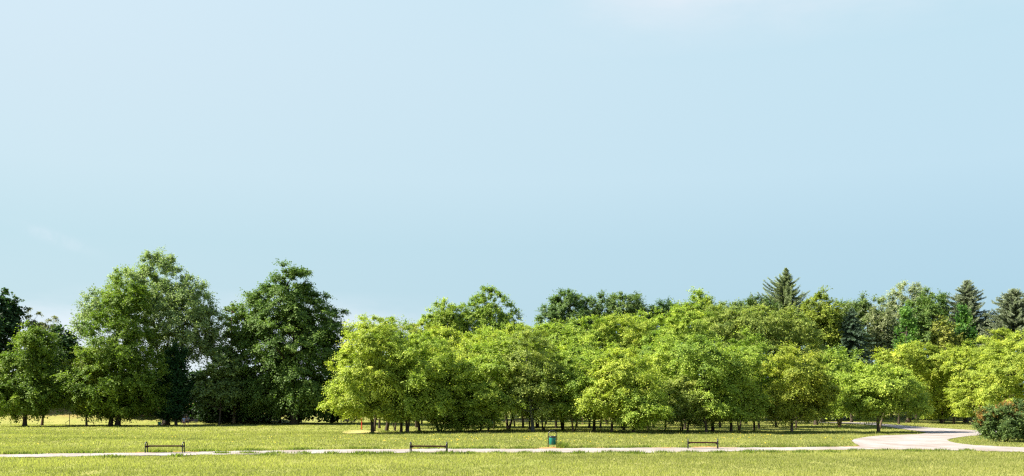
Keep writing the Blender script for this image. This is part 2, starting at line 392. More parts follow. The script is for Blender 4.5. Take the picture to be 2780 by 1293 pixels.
def crown_arrays(q, lobes, st, n_leaf, zmin=.25):
    """leaf kites for a crown made of overlapping lobes; returns verts, tint, clump centres"""
    S = STYLES[st]; lobes = np.asarray(lobes, float)
    per = S['tw'] * S['lv']; nc = max(8, int(n_leaf / per))
    area = np.array([(a * b + b * c + a * c) for _, _, _, a, b, c in lobes]); pr = area / area.sum()
    c = np.zeros((0, 3)); o = np.zeros((0, 3))
    while len(c) < nc:
        m = nc * 2
        li = q.choice(len(lobes), m, p=pr); L = lobes[li]
        d = unit(q.normal(size=(m, 3)))
        inner = q.rand(m) < S['inner']
        rr = np.where(inner, q.uniform(.25, .75, m), 1 - .26 * q.rand(m) ** 1.6)
        # uneven outline
        rr *= 1 + .11 * np.sin(d[:, 0] * 5 + li * 2.1) * np.sin(d[:, 2] * 6 + li) + .05 * q.normal(size=m)
        p = L[:, :3] + d * L[:, 3:] * rr[:, None]
        # shell points deep inside another lobe are wasted: drop most
        keep = np.ones(m, bool)
        for k, l in enumerate(lobes):
            e = np.linalg.norm((p - l[:3]) / l[3:], axis=1)
            keep &= ~((e < .62) & (li != k) & ~inner & (q.rand(m) < .8))
        keep &= p[:, 2] > zmin + .3
        c = np.concatenate([c, p[keep]]); o = np.concatenate([o, unit(d / L[:, 3:] * L[:, 3:].mean(1, keepdims=True))[keep]])
    c, o = c[:nc], o[:nc]
    tw, lv = S['tw'], S['lv']
    cs = q.uniform(.55, 1.5, nc)                                           # clump sizes
    T = unit(o[:, None, :] * .75 + q.normal(size=(nc, tw, 3)) * .62 * np.array([1, 1, S['flat']]) + np.array([0, 0, S['up']]))
    ln = S['cr'] * cs[:, None] * q.uniform(.45, 1.25, (nc, tw))
    t = (np.arange(lv) + .6) / lv
    t = t[None, None, :] + q.uniform(-.05, .05, (nc, tw, lv))
    pos = c[:, None, None, :] - o[:, None, None, :] * S['cr'] * .35 + T[:, :, None, :] * (ln[:, :, None] * t)[..., None]
    pos[..., 2] -= S['droop'] * ln[:, :, None] * t ** 2
    pos += q.normal(size=pos.shape) * S['cr'] * .07
    Td = T[:, :, None, :] + np.array([0, 0, -1]) * (2 * S['droop'] * t)[..., None] * .8
    side = unit(np.cross(Td, np.array([0, 0, 1.0]) + q.normal(size=Td.shape) * .25))
    sg = np.where((np.arange(lv) % 2) == 0, 1, -1)[None, None, :, None]
    ld = unit(Td * .55 + side * sg * .75 + q.normal(size=Td.shape) * .38 + np.array([0, 0, -.15]))
    nn = unit(np.array([0, 0, 1.0]) * S['nup'] + o[:, None, None, :] * .55 + q.normal(size=Td.shape) * .40)
    sz = q.uniform(.65, 1.3, pos.shape[:3])[..., None]
    b = unit(np.cross(nn, ld)) * S['lw'] * sz; a = ld * S['ll'] * sz
    V = np.stack([pos, pos + a * .45 + b, pos + a, pos + a * .45 - b], 3).reshape(-1, 4, 3)
    clt = q.normal(0, .14, nc)[:, None, None] + q.normal(0, .07, (nc, tw))[:, :, None]
    tint = np.clip(.42 + clt + .16 * (t - .4) + q.normal(0, .13, pos.shape[:3]), 0, 1).reshape(-1)
    ok = V[:, :, 2].min(1) > zmin
    V, tint = V[ok], tint[ok]
    return V.reshape(-1, 3), tint, c

def quad_pts(a, b, c, n):
    return [a * (1 - t) ** 2 + b * 2 * t * (1 - t) + c * t * t for t in [i / (n - 1) for i in range(n)]]
def trunk_meshes(name, q, stems, clumps, nlimb, lean_noise=.12, flare=1.45):
    """one mesh per stem, each with its own limbs; stems: (base xyz, top xyz, radius)"""
    mbs = []; nodes = []
    for si, (b, tp, r) in enumerate(stems):
        mb = MB(); mbs.append(mb)
        b = np.array(b, float); tp = np.array(tp, float); L = np.linalg.norm(tp - b); n = 9
        ph = q.uniform(0, 6.28); bend = L * .035
        pts = []; rad = []
        for i in range(n):
            t = i / (n - 1)
            p = b + (tp - b) * t
            p[0] += bend * math.sin(t * 5 + ph) * t + q.normal(0, lean_noise * .25) * min(1, t * 3); p[1] += bend * math.cos(t * 4 + ph) * t
            pts.append(p); rad.append(r * (1 - .72 * t) if i else r * flare)
            if t > .18: nodes.append((p, r * (1 - .72 * t), si))
        pts.insert(1, pts[0] + (pts[1] - pts[0]) * .25); rad.insert(1, r * 1.08)
        pts[0] = pts[0] - np.array([0, 0, .12])
        mb.tube(pts, rad, 9)
    if len(clumps) and nlimb:
        for i in q.choice(len(clumps), min(nlimb, len(clumps)), replace=False):
            c = clumps[i]; best = None
            for p, r, si in nodes:
                dz = c[2] - p[2]; dd = np.linalg.norm(c - p)
                cost = dd + (3 * max(0, .25 * dd - dz))
                if best is None or cost < best[0]: best = (cost, p, r, si)
            _, p, r, si = best
            mid = (p + c) / 2 + q.normal(0, .12 * np.linalg.norm(c - p), 3) + np.array([0, 0, .1 * np.linalg.norm(c - p)])
            r0 = min(r * .62, .03 + .018 * np.linalg.norm(c - p))
            mbs[si].tube(quad_pts(p, mid, c, 6), [r0 * (1 - .15 * k) for k in range(6)], 5, cap=False)
    return [m.mesh(name) for m in mbs]

TREE_N = [100]
LEAFK = dict(orchard=3.3, maple=2.9, chestnut=2.9, back=2.7, poplar=2.3, shrub=1.5)
def tree(name, label, cat, base, lobes, style, color, n, stems=None, d=None, group=None, bark=(.055, .042, .032), nlimb=22, depth=1.0, zmin=None, tr=.17, r_seed=None):
    """base: photo position of the foot; lobes: (px, py, half width px, half height px[, y offset m]) seen from the front; stems: (px, py, top px, top py, radius)"""
    TREE_N[0] += 1; q = np.random.RandomState(TREE_N[0] if r_seed is None else r_seed)
    bx, by = base
    if d is None: d = dist(by)
    x0 = X(bx, d); z0 = hz(x0, d) if d > 62 else 0.0
    root = empty(name, (x0, d, z0)); tag(root, label, cat, group)
    L = []
    for l in lobes:
        yo = l[4] if len(l) > 4 else q.uniform(-.6, .6) * (l[2] * d / F) * .4
        dd = d
        gk = 1.16 if style == 'orchard' else 1.06 if style in ('back', 'chestnut', 'maple') else 1.0
        rx, rz = l[2] * dd / F * gk, l[3] * dd / F * (1 + (gk - 1) * .5)
        L.append((X(l[0], dd) - x0, yo, Z(l[1], dd) - z0, rx, .5 * (rx + min(rx, rz)) * depth, rz))
    V, T, C = crown_arrays(q, L, style, int(n * LEAFK.get(style, 1.0)), ((.55, 1.15, .85, 1.4, 1.0)[int(bx) % 5] if style == 'orchard' else .3) if zmin is None else zmin)
    link_mesh('crown', np_mesh('crown', V, 4, T), LEAF, root, color)
    S = []
    for s in (stems or [(bx, by, lobes[0][0], lobes[0][1], tr)]):
        ds = dist(s[1]) if stems and d == dist(by) else d
        xb = X(s[0], ds); yb = ds
        zb = hz(xb, yb) if yb > 62 else 0
        dz_ = Z(s[3], ds)
        S.append(((xb - x0, yb - d, zb - z0), (X(s[2], ds) - x0, yb - d + q.uniform(-.3, .5), dz_ - z0), s[4]))
    for tm in trunk_meshes('trunk', q, S, C, nlimb): link_mesh('trunk', tm, BARK, root, bark)
    return root

# conifers: whorled boughs carrying rows of needle sprays
def spruce(name, label, base, top, halfw, color, n_bough, d, group=None, bottom=None, sweep=.25, raise_tip=.3, ragged=.3, prof=.75):
    TREE_N[0] += 1; q = np.random.RandomState(TREE_N[0])
    bx, by = base; x0 = X(bx, d); z0 = hz(x0, d); root = empty(name, (x0, d, z0)); tag(root, label, 'spruce', group)
    Ht = Z(top, d) - z0; Wm = halfw * d / F; zb = max(.8, (Z(bottom, d) - z0) if bottom else 1.2)
    V = []; T = []; mb = MB()
    mb.tube([(0, 0, -.1), (0.05, 0, Ht * .3), (0, .03, Ht * .7), (0, 0, Ht * .985)], [.26, .2, .09, .015], 8)
    for w in range(n_bough):
        t = ((w + q.uniform(0, 1)) / n_bough) ** 1.15; z = zb + (Ht - zb) * t
        a = w * 2.39996 + q.normal(0, .35)
        L = (Wm * ((1 - t) ** prof) + .12) * (q.uniform(.6, 1.0) + (ragged if q.rand() < .18 else 0)) 
        dr = np.array([math.cos(a), math.sin(a), 0]); m = max(6, int(L / .10))
        sw = sweep * q.uniform(.5, 1.5) - .45 * max(0, t - .75); rt = raise_tip * q.uniform(.6, 1.6)
        s = np.linspace(.05, 1, m)
        P = dr[None] * (L * s)[:, None]; P[:, 2] = z + L * (-sw * s + rt * s ** 2.4 * .8)
        mb.tube([P[0], P[m // 2], P[-1]], [.03, .02, .006], 4, cap=False)
        side = np.array([-math.sin(a), math.cos(a), 0])
        reps = 15
        pp = np.repeat(P, reps, 0); ss = np.repeat(s, reps); cnt = len(pp)
        sgn = q.choice([-1, 1], cnt)
        dirv = unit(dr[None] * q.uniform(.4, 1.0, (cnt, 1)) + side[None] * (sgn * q.uniform(.1, .9, cnt))[:, None] + np.stack([0 * ss, 0 * ss, q.normal(-.05, .45, cnt)], -1))
        ll = (.14 + .34 * (1 - ss) * min(1, L / 2.0)) * q.uniform(.5, 1.2, cnt)
        pp = pp + q.normal(0, .06, pp.shape) + side[None] * (sgn * q.uniform(0, .35, cnt) * ll)[:, None]
        nn = unit(np.array([[0, -.2, .8]]) + q.normal(0, .6, (cnt, 3)))
        b = unit(np.cross(nn, dirv)) * (.032 + .022 * q.rand(cnt))[:, None]
        A = dirv * ll[:, None]
        V.append(np.stack([pp, pp + A * .5 + b, pp + A, pp + A * .5 - b], 1)); T.append(np.clip(q.normal(.40, .16, cnt) + .3 * (ss - .5) + q.normal(0, .08), 0, 1))
    V = np.concatenate(V); T = np.concatenate(T)
    link_mesh('crown', np_mesh('crown', V.reshape(-1, 3), 4, T), NEEDLE, root, color)
    mb.build('trunk', BARK, root, (.06, .045, .035))
    return root

# leaf colours
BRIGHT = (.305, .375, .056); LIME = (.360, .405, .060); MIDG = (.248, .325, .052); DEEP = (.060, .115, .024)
OLIVE = (.275, .320, .070); GREYG = (.135, .170, .075); DARK = (.032, .066, .018); AMBER = (.215, .175, .032)
GR = 'small trees of the grove'
def O(label, base, lobes, color=BRIGHT, n=15000, stems=None, **kw):
    rq = random.Random(base[0] * 7 + 1)
    if base[1] > 1160:
        xa = min(l[0] - l[2] for l in lobes); xb = max(l[0] + l[2] for l in lobes)
        lobes = list(lobes)
        for k in range(4):
            ty = rq.choice((-1, 1, -1))
            lobes.append((xa + (xb - xa) * (k + rq.uniform(.2, .8)) / 4, rq.uniform(1082, 1122), rq.uniform(28, 44), rq.uniform(10, 18), ty * rq.uniform(.6, 2.0)))
        for k in range(2):
            lobes.append((xa + (xb - xa) * rq.uniform(.05, .95), min(l[1] for l in lobes) + rq.uniform(10, 90), rq.uniform(30, 46), rq.uniform(14, 24), rq.uniform(-2.2, .5)))
    tree(kw.pop('name', 'grove_tree'), label, 'tree', base, lobes, kw.pop('style', 'orchard'), color, n, stems, group=GR, depth=1.3, **kw)

# front of the grove, left to right
O('leftmost grove tree, bright crown spreading out over the red post', (1011, 1177), [(990, 1010, 78, 105), (1008, 925, 58, 62), (955, 1068, 46, 62), (1035, 1010, 50, 100), (942, 1010, 36, 56)], LIME, 26000,
  [(1011, 1177, 1004, 1010, .17), (1016, 1172, 1032, 1040, .12)])
O('grove tree on a thick trunk leaning hard to the right beside the leftmost tree', (1049, 1172), [(1088, 925, 62, 55), (1095, 1000, 55, 80)], BRIGHT, 13000, [(1049, 1172, 1075, 1000, .19)])
O('grove tree with a straight dark trunk and a thin forked stem at its left', (1089, 1176), [(1108, 1010, 58, 66), (1100, 1075, 55, 55), (1078, 1095, 42, 40)], BRIGHT, 16000, [(1089, 1176, 1094, 1040, .15), (1072, 1170, 1082, 1080, .09), (1071, 1170, 1056, 1095, .06)])
O('grove tree on two stems forming a narrow V, left of the middle bench', (1106, 1177), [(1150, 965, 62, 62), (1132, 1085, 46, 42), (1140, 1030, 50, 60)], BRIGHT, 15000, [(1104, 1177, 1098, 1060, .13), (1107, 1177, 1122, 1060, .12), (1139, 1172, 1122, 1040, .15)])
O('bushy grove tree drooping to the grass right above the middle bench', (1192, 1174), [(1215, 1050, 68, 76), (1240, 1112, 56, 56), (1192, 1015, 52, 52), (1225, 1145, 52, 26)], BRIGHT, 22000, [(1192, 1174, 1158, 1060, .15), (1196, 1174, 1225, 1060, .10)], zmin=.1)
O('dense grove tree with two short hidden stems, fourth crown from the left', (1250, 1170), [(1290, 1020, 68, 82), (1302, 952, 62, 54), (1272, 1100, 50, 52)], LIME, 20000, [(1250, 1170, 1270, 1050, .14), (1263, 1161, 1285, 1050, .14)])
O('low leafy grove tree on three thin stems left of the forked trunk', (1325, 1175), [(1330, 1065, 58, 72), (1342, 985, 60, 60), (1308, 1118, 46, 44)], BRIGHT, 18000, [(1305, 1171, 1318, 1060, .11), (1325, 1175, 1330, 1050, .10), (1342, 1164, 1340, 1050, .10)], zmin=.3)
O('grove tree with a wide V of two trunks in front of the backrest bench', (1380, 1168), [(1388, 1000, 58, 70), (1376, 935, 55, 46), (1390, 1055, 46, 42)], BRIGHT, 15000, [(1379, 1168, 1362, 1050, .15), (1381, 1168, 1412, 1050, .14)])
O('tall grove tree with a pale grey trunk left of the litter bin', (1447, 1175), [(1435, 965, 68, 70), (1452, 1038, 66, 66), (1402, 1062, 44, 50)], OLIVE, 21000, [(1447, 1175, 1428, 960, .18), (1438, 1169, 1432, 1060, .11)], bark=(.10, .10, .095))
O('grove tree with a thick trunk leaning left, behind the pale trunk', (1459, 1161), [(1485, 950, 74, 64), (1500, 1030, 55, 55)], MIDG, 14000, [(1459, 1161, 1446, 1000, .22)])
O('slim grove tree with a crooked stem close above the bin', (1475, 1174), [(1520, 1064, 62, 56), (1508, 1005, 46, 52)], BRIGHT, 14000, [(1475, 1174, 1462, 1040, .09), (1476, 1174, 1495, 1060, .06)])
O('grove tree with a short thick V trunk just right of the bin', (1527, 1169), [(1560, 965, 64, 64), (1545, 1045, 56, 54)], BRIGHT, 15000, [(1527, 1169, 1508, 1060, .13), (1528, 1169, 1536, 1040, .15)])
O('grove tree with a thin sunlit trunk bending left', (1557, 1175), [(1588, 1025, 56, 74), (1575, 1088, 48, 40)], MIDG, 13000, [(1557, 1175, 1542, 1050, .10), (1560, 1172, 1585, 1090, .05)], bark=(.17, .12, .07))  # bark colour made paler to carry the sunlight on this trunk
O('grove tree with a dark pair of trunks under a low leafy crown', (1613, 1174), [(1622, 1082, 56, 46), (1652, 1000, 62, 60)], BRIGHT, 15000, [(1613, 1174, 1618, 1040, .16), (1630, 1164, 1640, 1040, .12)])
O('broad bright grove tree with layered boughs midway between bin and right bench', (1660, 1177), [(1695, 1008, 76, 62), (1680, 1078, 78, 46), (1728, 1060, 56, 46), (1650, 1060, 50, 50)], LIME, 24000, [(1660, 1177, 1672, 1040, .13), (1694, 1169, 1690, 1040, .16)])
O('low grove tree with its boughs hanging almost to the grass', (1720, 1178), [(1742, 1108, 56, 40), (1722, 1128, 40, 28), (1738, 1062, 50, 46)], BRIGHT, 14000, [(1720, 1178, 1724, 1080, .14)], zmin=.35)
O('grove tree with a single straight trunk left of the right bench', (1760, 1169), [(1778, 965, 58, 66), (1772, 1040, 48, 54)], MIDG, 13000, [(1760, 1169, 1764, 1000, .15)])
O('grove tree with a slightly leaning trunk at the left end of the right bench', (1805, 1172), [(1800, 1062, 50, 58), (1812, 975, 55, 62)], BRIGHT, 14000, [(1805, 1172, 1814, 1020, .13)])
O('small rounded grove tree hanging low behind the right bench', (1850, 1175), [(1890, 1086, 70, 46), (1868, 1052, 48, 38), (1845, 1110, 38, 34), (1915, 1112, 52, 36)], OLIVE, 20000, [(1847, 1171, 1856, 1090, .08), (1853, 1171, 1850, 1090, .08), (1867, 1175, 1874, 1080, .10)], zmin=.5)
O('grove tree on a stout double trunk behind the right end of the right bench', (1918, 1177), [(1928, 992, 68, 54), (1898, 962, 62, 46), (1945, 1060, 46, 50)], MIDG, 17000, [(1918, 1177, 1914, 1060, .14), (1935, 1172, 1930, 1030, .18)])
O('grove tree with a leaning trunk and a forked stump-like stem, right of the right bench', (1984, 1175), [(2000, 1002, 56, 66), (1998, 1076, 50, 48)], BRIGHT, 14000, [(1984, 1175, 1994, 1030, .15), (2006, 1169, 1996, 1100, .09), (2007, 1169, 2024, 1090, .11)])
O('narrow shaded grove tree left of the amber tinted one', (2048, 1171), [(2042, 1036, 48, 66), (2030, 962, 56, 56)], MIDG, 13000, [(2048, 1171, 2046, 1030, .12), (2061, 1164, 2066, 1050, .09), (2060, 1164, 2052, 1080, .07)])
O('grove tree half hidden behind the amber tinted one', (2107, 1161), [(2112, 965, 58, 54), (2095, 1040, 45, 50)], OLIVE, 12000, [(2107, 1161, 2100, 1020, .14)])
O('amber tinted grove tree with a short straight trunk at the sunlit lawn edge', (2150, 1175), [(2152, 1008, 72, 62), (2165, 1076, 78, 42), (2122, 1094, 52, 34), (2205, 1090, 46, 34)], (.300, .330, .046), 26000, [(2150, 1175, 2152, 1040, .15)], bark=(.11, .085, .065))
O('grove tree with a thick dark trunk right of the amber tinted one', (2215, 1155), [(2240, 1010, 60, 54), (2228, 1078, 46, 42)], MIDG, 13000, [(2215, 1155, 2220, 1030, .28), (2161, 1163, 2170, 1080, .12)])
O('grove tree with a low forked Y trunk left of the path fork', (2279, 1163), [(2284, 1058, 56, 50), (2268, 1000, 55, 46), (2310, 1030, 46, 46)], BRIGHT, 15000, [(2280, 1163, 2268, 1060, .14), (2280, 1162, 2302, 1070, .12)], bark=(.12, .085, .05))
O('low spreading tree with a forked trunk at the curve of the gravel path', (2385, 1174), [(2392, 1036, 84, 46), (2356, 1078, 62, 34), (2436, 1076, 58, 40), (2330, 1095, 34, 22)], BRIGHT, 25000, [(2385, 1174, 2378, 1060, .17), (2387, 1166, 2412, 1075, .12)], bark=(.11, .08, .055))
# right of the path
O('bright full crowned tree hanging low beyond the far bend of the path', (2555, 1149), [(2562, 1052, 78, 60), (2512, 1035, 54, 54), (2602, 1092, 52, 44), (2540, 1100, 48, 36)], LIME, 28000, [(2555, 1149, 2558, 1040, .22)])
O('bright tree drooping over the grass just left of the red topped shrub', (2639, 1153), [(2655, 1000, 70, 60), (2632, 1078, 54, 50), (2668, 1075, 46, 52)], LIME, 25000, [(2639, 1153, 2645, 1030, .22)])
O('large yellowish green tree at the right edge above the shrub', (2740, 1156), [(2745, 985, 82, 66), (2770, 1062, 76, 54), (2705, 1040, 50, 55), (2790, 950, 60, 50)], LIME, 30000, [(2740, 1156, 2742, 1020, .24)])
for lab, b, lo, c in (
    ('far grove tree whose trunk stands just right of the forked path tree', (2421, 1140), [(2440, 1010, 56, 46), (2410, 1050, 44, 36)], MIDG),
    ('dark trunked far tree left of the bend in the path', (2467, 1140), [(2478, 1000, 56, 44), (2470, 1060, 46, 36)], MIDG),
    ('small far tree with a stubby trunk in front of the added dark trees', (2487, 1144), [(2492, 1060, 34, 30), (2500, 1025, 40, 36)], BRIGHT),
    ('far thick trunked tree behind the amber tinted one', (2248, 1144), [(2255, 1000, 60, 50), (2245, 1060, 50, 40)], MIDG),
    ('far thick trunked tree behind the forked Y tree', (2304, 1143), [(2318, 1010, 54, 46), (2300, 1060, 50, 40)], MIDG)):
    O(lab, b, lo, c, 11000, None, style='back', tr=.26)
# second tier: crowns rising behind the front ones
G2 = 'taller trees behind the front of the grove'
for lab, b, lo, c, n in (
    ('feathery topped grove tree rising behind the leftmost one', (1030, 1160), [(1030, 905, 62, 46), (1000, 960, 50, 60), (1058, 960, 50, 60)], OLIVE, 13000),
    ('yellowish grove tree with a ragged top, second in the back tier', (1130, 1158), [(1128, 915, 62, 44), (1170, 945, 50, 46), (1110, 980, 60, 60)], (.30, .325, .042), 13000),
    ('back tier grove tree below the domed maple', (1225, 1158), [(1225, 965, 60, 58), (1205, 920, 44, 30)], LIME, 12000),
    ('back tier grove tree under the right shoulder of the domed maple', (1310, 1156), [(1310, 940, 66, 48), (1340, 985, 60, 60)], BRIGHT, 13000),
    ('back tier grove tree in the dip between the two high domes', (1420, 1156), [(1420, 925, 66, 46), (1440, 985, 60, 60)], LIME, 13000),
    ('back tier grove tree under the left dark dome', (1510, 1155), [(1505, 925, 60, 48), (1530, 985, 60, 60)], BRIGHT, 12000),
    ('back tier grove tree under the right dark dome', (1600, 1154), [(1600, 905, 66, 46), (1610, 965, 66, 60)], BRIGHT, 13000),
    ('back tier grove tree filling in right of the dark domes', (1690, 1154), [(1690, 905, 66, 50), (1700, 965, 60, 60)], LIME, 13000),
    ('back tier grove tree left of the bright pointed crown', (1775, 1153), [(1775, 890, 64, 48), (1770, 960, 60, 60)], BRIGHT, 13000),
    ('back tier grove tree below the bright pointed crown', (1860, 1152), [(1860, 890, 64, 52), (1850, 960, 60, 60)], BRIGHT, 13000),
    ('pale olive back tier grove tree left of the tall spruce', (1955, 1152), [(1955, 880, 74, 48), (1985, 930, 62, 52)], OLIVE, 15000),
    ('pale olive back tier grove tree right under the tall spruce', (2060, 1152), [(2062, 880, 72, 46), (2050, 945, 66, 60)], OLIVE, 15000),
    ('back tier grove tree right of the spruce, rounded and light', (2150, 1152), [(2145, 890, 58, 48), (2160, 945, 60, 50)], OLIVE, 13000)):
    tree('grove_tree', lab, 'tree', b, lo, 'orchard', c, n, None, group=G2, tr=.13, nlimb=16, depth=1.25, d=108 + (b[0] % 3) * 4)
for lab, b, lo, c, n in (
    ('yellow green crown beneath the left slim column tree', (2440, 1150), [(2440, 975, 56, 40), (2490, 965, 56, 32)], LIME, 12000),
    ('yellow green crown beneath the amber bush', (2590, 1150), [(2580, 985, 66, 40), (2540, 985, 50, 36)], LIME, 12000),
    ('yellow green crown beneath the right slim column tree', (2680, 1150), [(2672, 960, 60, 38), (2720, 940, 56, 40)], LIME, 13000)):
    tree('grove_tree', lab, 'tree', b, lo, 'orchard', c, n, None, d=138, group=G2, tr=.16, nlimb=16)

for k in range(16):                                            # trees standing inside the grove, seen mostly as dark stems
    px = 1020 + k * 88 + (k * 37 % 41); py = (1156.5, 1150.5)[k % 2] + (k * 7 % 5) * .6
    if px > 2260 and py < 1156: continue
    tree('grove_tree', 'tree deep inside the grove, a dark stem in the shade under the front crowns', 'tree', (px, py), [(px + 6, 1010, 58, 60), (px - 20, 1060, 44, 36), (px + 30, 1045, 44, 40)], 'back', MIDG, 6200, [(px, py, px + (k * 53 % 90) - 45, 1040, .09 + .025 * (k % 4))],
         group='shaded trees inside the grove', tr=.12 + .03 * (k % 3), nlimb=10, depth=1.2)
# tall trees behind
GB = 'tall trees along the back of the park'
def B(name, label, base, lobes, style, color, n, d, **kw):
    tree(name, label, kw.pop('cat', 'tree'), base, lobes, style, color, n, None, d=d, group=GB, nlimb=kw.pop('nlimb', 26), tr=kw.pop('tr', .35), **kw)
B('maple_tree', 'domed maple with a high round top behind the left of the grove', (1330, 1130), [(1335, 840, 62, 58), (1290, 870, 60, 50), (1375, 890, 48, 46), (1330, 930, 90, 70)], 'maple', MIDG, 26000, 152)
B('maple_tree', 'lower yellowish maple at the left of the high domed one', (1215, 1130), [(1222, 860, 56, 48), (1180, 885, 46, 40), (1215, 930, 76, 60)], 'maple', BRIGHT, 22000, 150)
B('broadleaf_tree', 'dark rounded tree rising at the left of the twin domes', (1530, 1130), [(1540, 835, 44, 48), (1500, 865, 40, 42), (1555, 890, 56, 56)], 'back', (.135, .20, .06), 18000, 156)
B('broadleaf_tree', 'broad dark domed tree, right one of the twin domes', (1680, 1130), [(1700, 840, 54, 50), (1630, 850, 54, 46), (1665, 900, 90, 56)], 'back', (.145, .205, .06), 26000, 158)
B('broadleaf_tree', 'small dark crown between the twin domes and the bright pointed crown', (1800, 1130), [(1805, 845, 36, 34), (1775, 860, 36, 34), (1795, 900, 60, 50)], 'back', (.075, .135, .04), 13000, 158)
B('broadleaf_tree', 'bright green pointed crown standing above the grove', (1892, 1130), [(1894, 838, 38, 44), (1880, 880, 62, 56), (1915, 870, 44, 40)], 'back', BRIGHT, 17000, 146)
B('broadleaf_tree', 'dark leafy tree at the left foot of the tall spruce', (2050, 1130), [(2050, 850, 42, 42), (2085, 860, 50, 44), (2065, 900, 70, 50)], 'back', (.11, .165, .045), 16000, 158)
spruce('spruce_tree', 'tall spruce with a thin ragged tip above the grove', (2134, 1130), 730, 124, (.225, .27, .130), 330, 160, GB, 940, .12, .50, .8, 1.0)
B('broadleaf_tree', 'pale green tall crown right of the tall spruce', (2232, 1130), [(2235, 845, 46, 50), (2215, 905, 50, 60), (2262, 900, 42, 50)], 'back', (.235, .275, .04), 17000, 150)
spruce('spruce_tree', 'dark blue spruce with drooping boughs among green trees', (2312, 1130), 838, 84, (.105, .160, .105), 270, 148, GB, 1010, .45, .12)
B('broadleaf_tree', 'mid green tree behind the dark blue spruce', (2350, 1130), [(2352, 850, 46, 42), (2320, 860, 40, 34), (2370, 910, 60, 60)], 'back', (.15, .205, .06), 16000, 168)
B('broadleaf_tree', 'green back row tree just left of the tall spruce, low and wide', (1985, 1130), [(1985, 862, 60, 44), (1960, 900, 60, 50)], 'back', (.18, .235, .06), 14000, 156)
B('broadleaf_tree', 'green back row tree between the pale crown and the dark blue spruce', (2280, 1130), [(2282, 856, 34, 36), (2275, 900, 40, 44)], 'back', (.16, .215, .06), 11000, 162)
B('poplar_tree', 'silvery leaved poplar showing over the right of the grove', (2470, 1130), [(2470, 812, 50, 46), (2430, 835, 42, 40), (2505, 830, 36, 36), (2465, 890, 80, 60)], 'poplar', (.29, .325, .18), 22000, 172)
B('poplar_tree', 'greyish olive tree left of the silvery poplar', (2395, 1130), [(2392, 885, 36, 60), (2385, 950, 36, 50), (2420, 930, 40, 56)], 'poplar', (.23, .255, .125), 14000, 164)
B('broadleaf_tree', 'deep green rounded tree right of the silvery poplar', (2535, 1130), [(2540, 832, 40, 46), (2505, 860, 52, 46), (2535, 910, 60, 70)], 'back', (.125, .19, .045), 19000, 162)
B('hornbeam_tree', 'left of the two slim column shaped bright green trees', (2466, 1130), [(2466, 872, 18, 42), (2467, 920, 30, 56), (2468, 965, 36, 40)], 'column', (.115, .215, .040), 12000, 146)
B('hornbeam_tree', 'right of the two slim column shaped bright green trees', (2622, 1130), [(2612, 872, 16, 40), (2622, 915, 28, 46), (2625, 950, 32, 32)], 'column', (.10, .20, .040), 11000, 146)
spruce('spruce_tree', 'grey green broad spruce between the two column trees and the right edge', (2625, 1130), 762, 92, (.235, .27, .175), 330, 160, GB, 960, .2, .35, .5, .62)
spruce('spruce_tree', 'grey green spruce with two tips at the right edge', (2752, 1130), 786, 92, (.225, .26, .165), 330, 152, GB, 940, .22, .35, .5, .6)
spruce('spruce_tree', 'second grey spruce crowding in at the far right edge', (2800, 1130), 792, 84, (.215, .25, .155), 300, 155, GB, 940, .22, .35, .5, .6)
B('broadleaf_tree', 'dark crown in the gap between the two right spruces', (2690, 1130), [(2692, 890, 40, 36), (2680, 935, 50, 40)], 'back', (.04, .08, .03), 11000, 160)
B('amber_bush', 'amber leaved small tree between the two column trees', (2562, 1130), [(2562, 915, 34, 46), (2575, 950, 30, 34), (2545, 945, 24, 36)], 'sparse', (.25, .26, .055), 8000, 146, cat='tree', tr=.12)
B('maple_tree', 'green tree standing behind the yellow crowns at the right edge', (2850, 1130), [(2850, 900, 60, 60), (2830, 980, 70, 70)], 'back', MIDG, 12000, 150)

# the tall group on the left
GL = 'big trees on the left of the lawn'
def Lf(name, label, base, lobes, style, color, n, d=None, stems=None, **kw):
    tree(name, label, 'tree', base, lobes, style, color, n, stems, d=d, group=GL, nlimb=kw.pop('nlimb', 40), tr=kw.pop('tr', .35), **kw)
Lf('poplar_tree', 'tallest pale poplar with visible dark limbs, top of the left group', (450, 1150), [(432, 770, 80, 84), (510, 820, 74, 72), (355, 790, 62, 66), (262, 840, 44, 56), (470, 900, 110, 80), (560, 900, 46, 66), (232, 880, 30, 30)],
   'poplar', (.270, .335, .135), 56000, 131, [(450, 1150, 455, 930, .50), (452, 1000, 425, 800, .26), (452, 1000, 515, 860, .24)], nlimb=70, bark=(.05, .042, .035))  # pale grey-green leaves, lightened further to carry the whitish haze over the top
Lf('maple_tree', 'dense dark maple reaching the grass in front of the tall poplar', (310, 1157), [(345, 830, 50, 84), (330, 930, 90, 84), (300, 1030, 108, 82), (380, 1030, 76, 84), (250, 1060, 58, 66), (330, 1095, 100, 40)],
   'maple', (.150, .212, .026), 60000, 124, [(300, 1154, 315, 950, .28), (319, 1157, 345, 900, .34)], nlimb=50, depth=1.4)
Lf('maple_tree', 'yellow green young maple overlapping the left side of the dark maple', (235, 1154), [(228, 1010, 36, 56), (214, 1085, 30, 44), (255, 990, 34, 50)], 'maple', (.175, .205, .022), 11000, 122, tr=.14)
Lf('yew_tree', 'dark cone shaped evergreen left of the seated couple', (478, 1152), [(478, 990, 28, 52), (472, 1050, 40, 60), (464, 1100, 42, 46)], 'column', (.028, .072, .022), 26000, 126.5, tr=.2, zmin=.1)
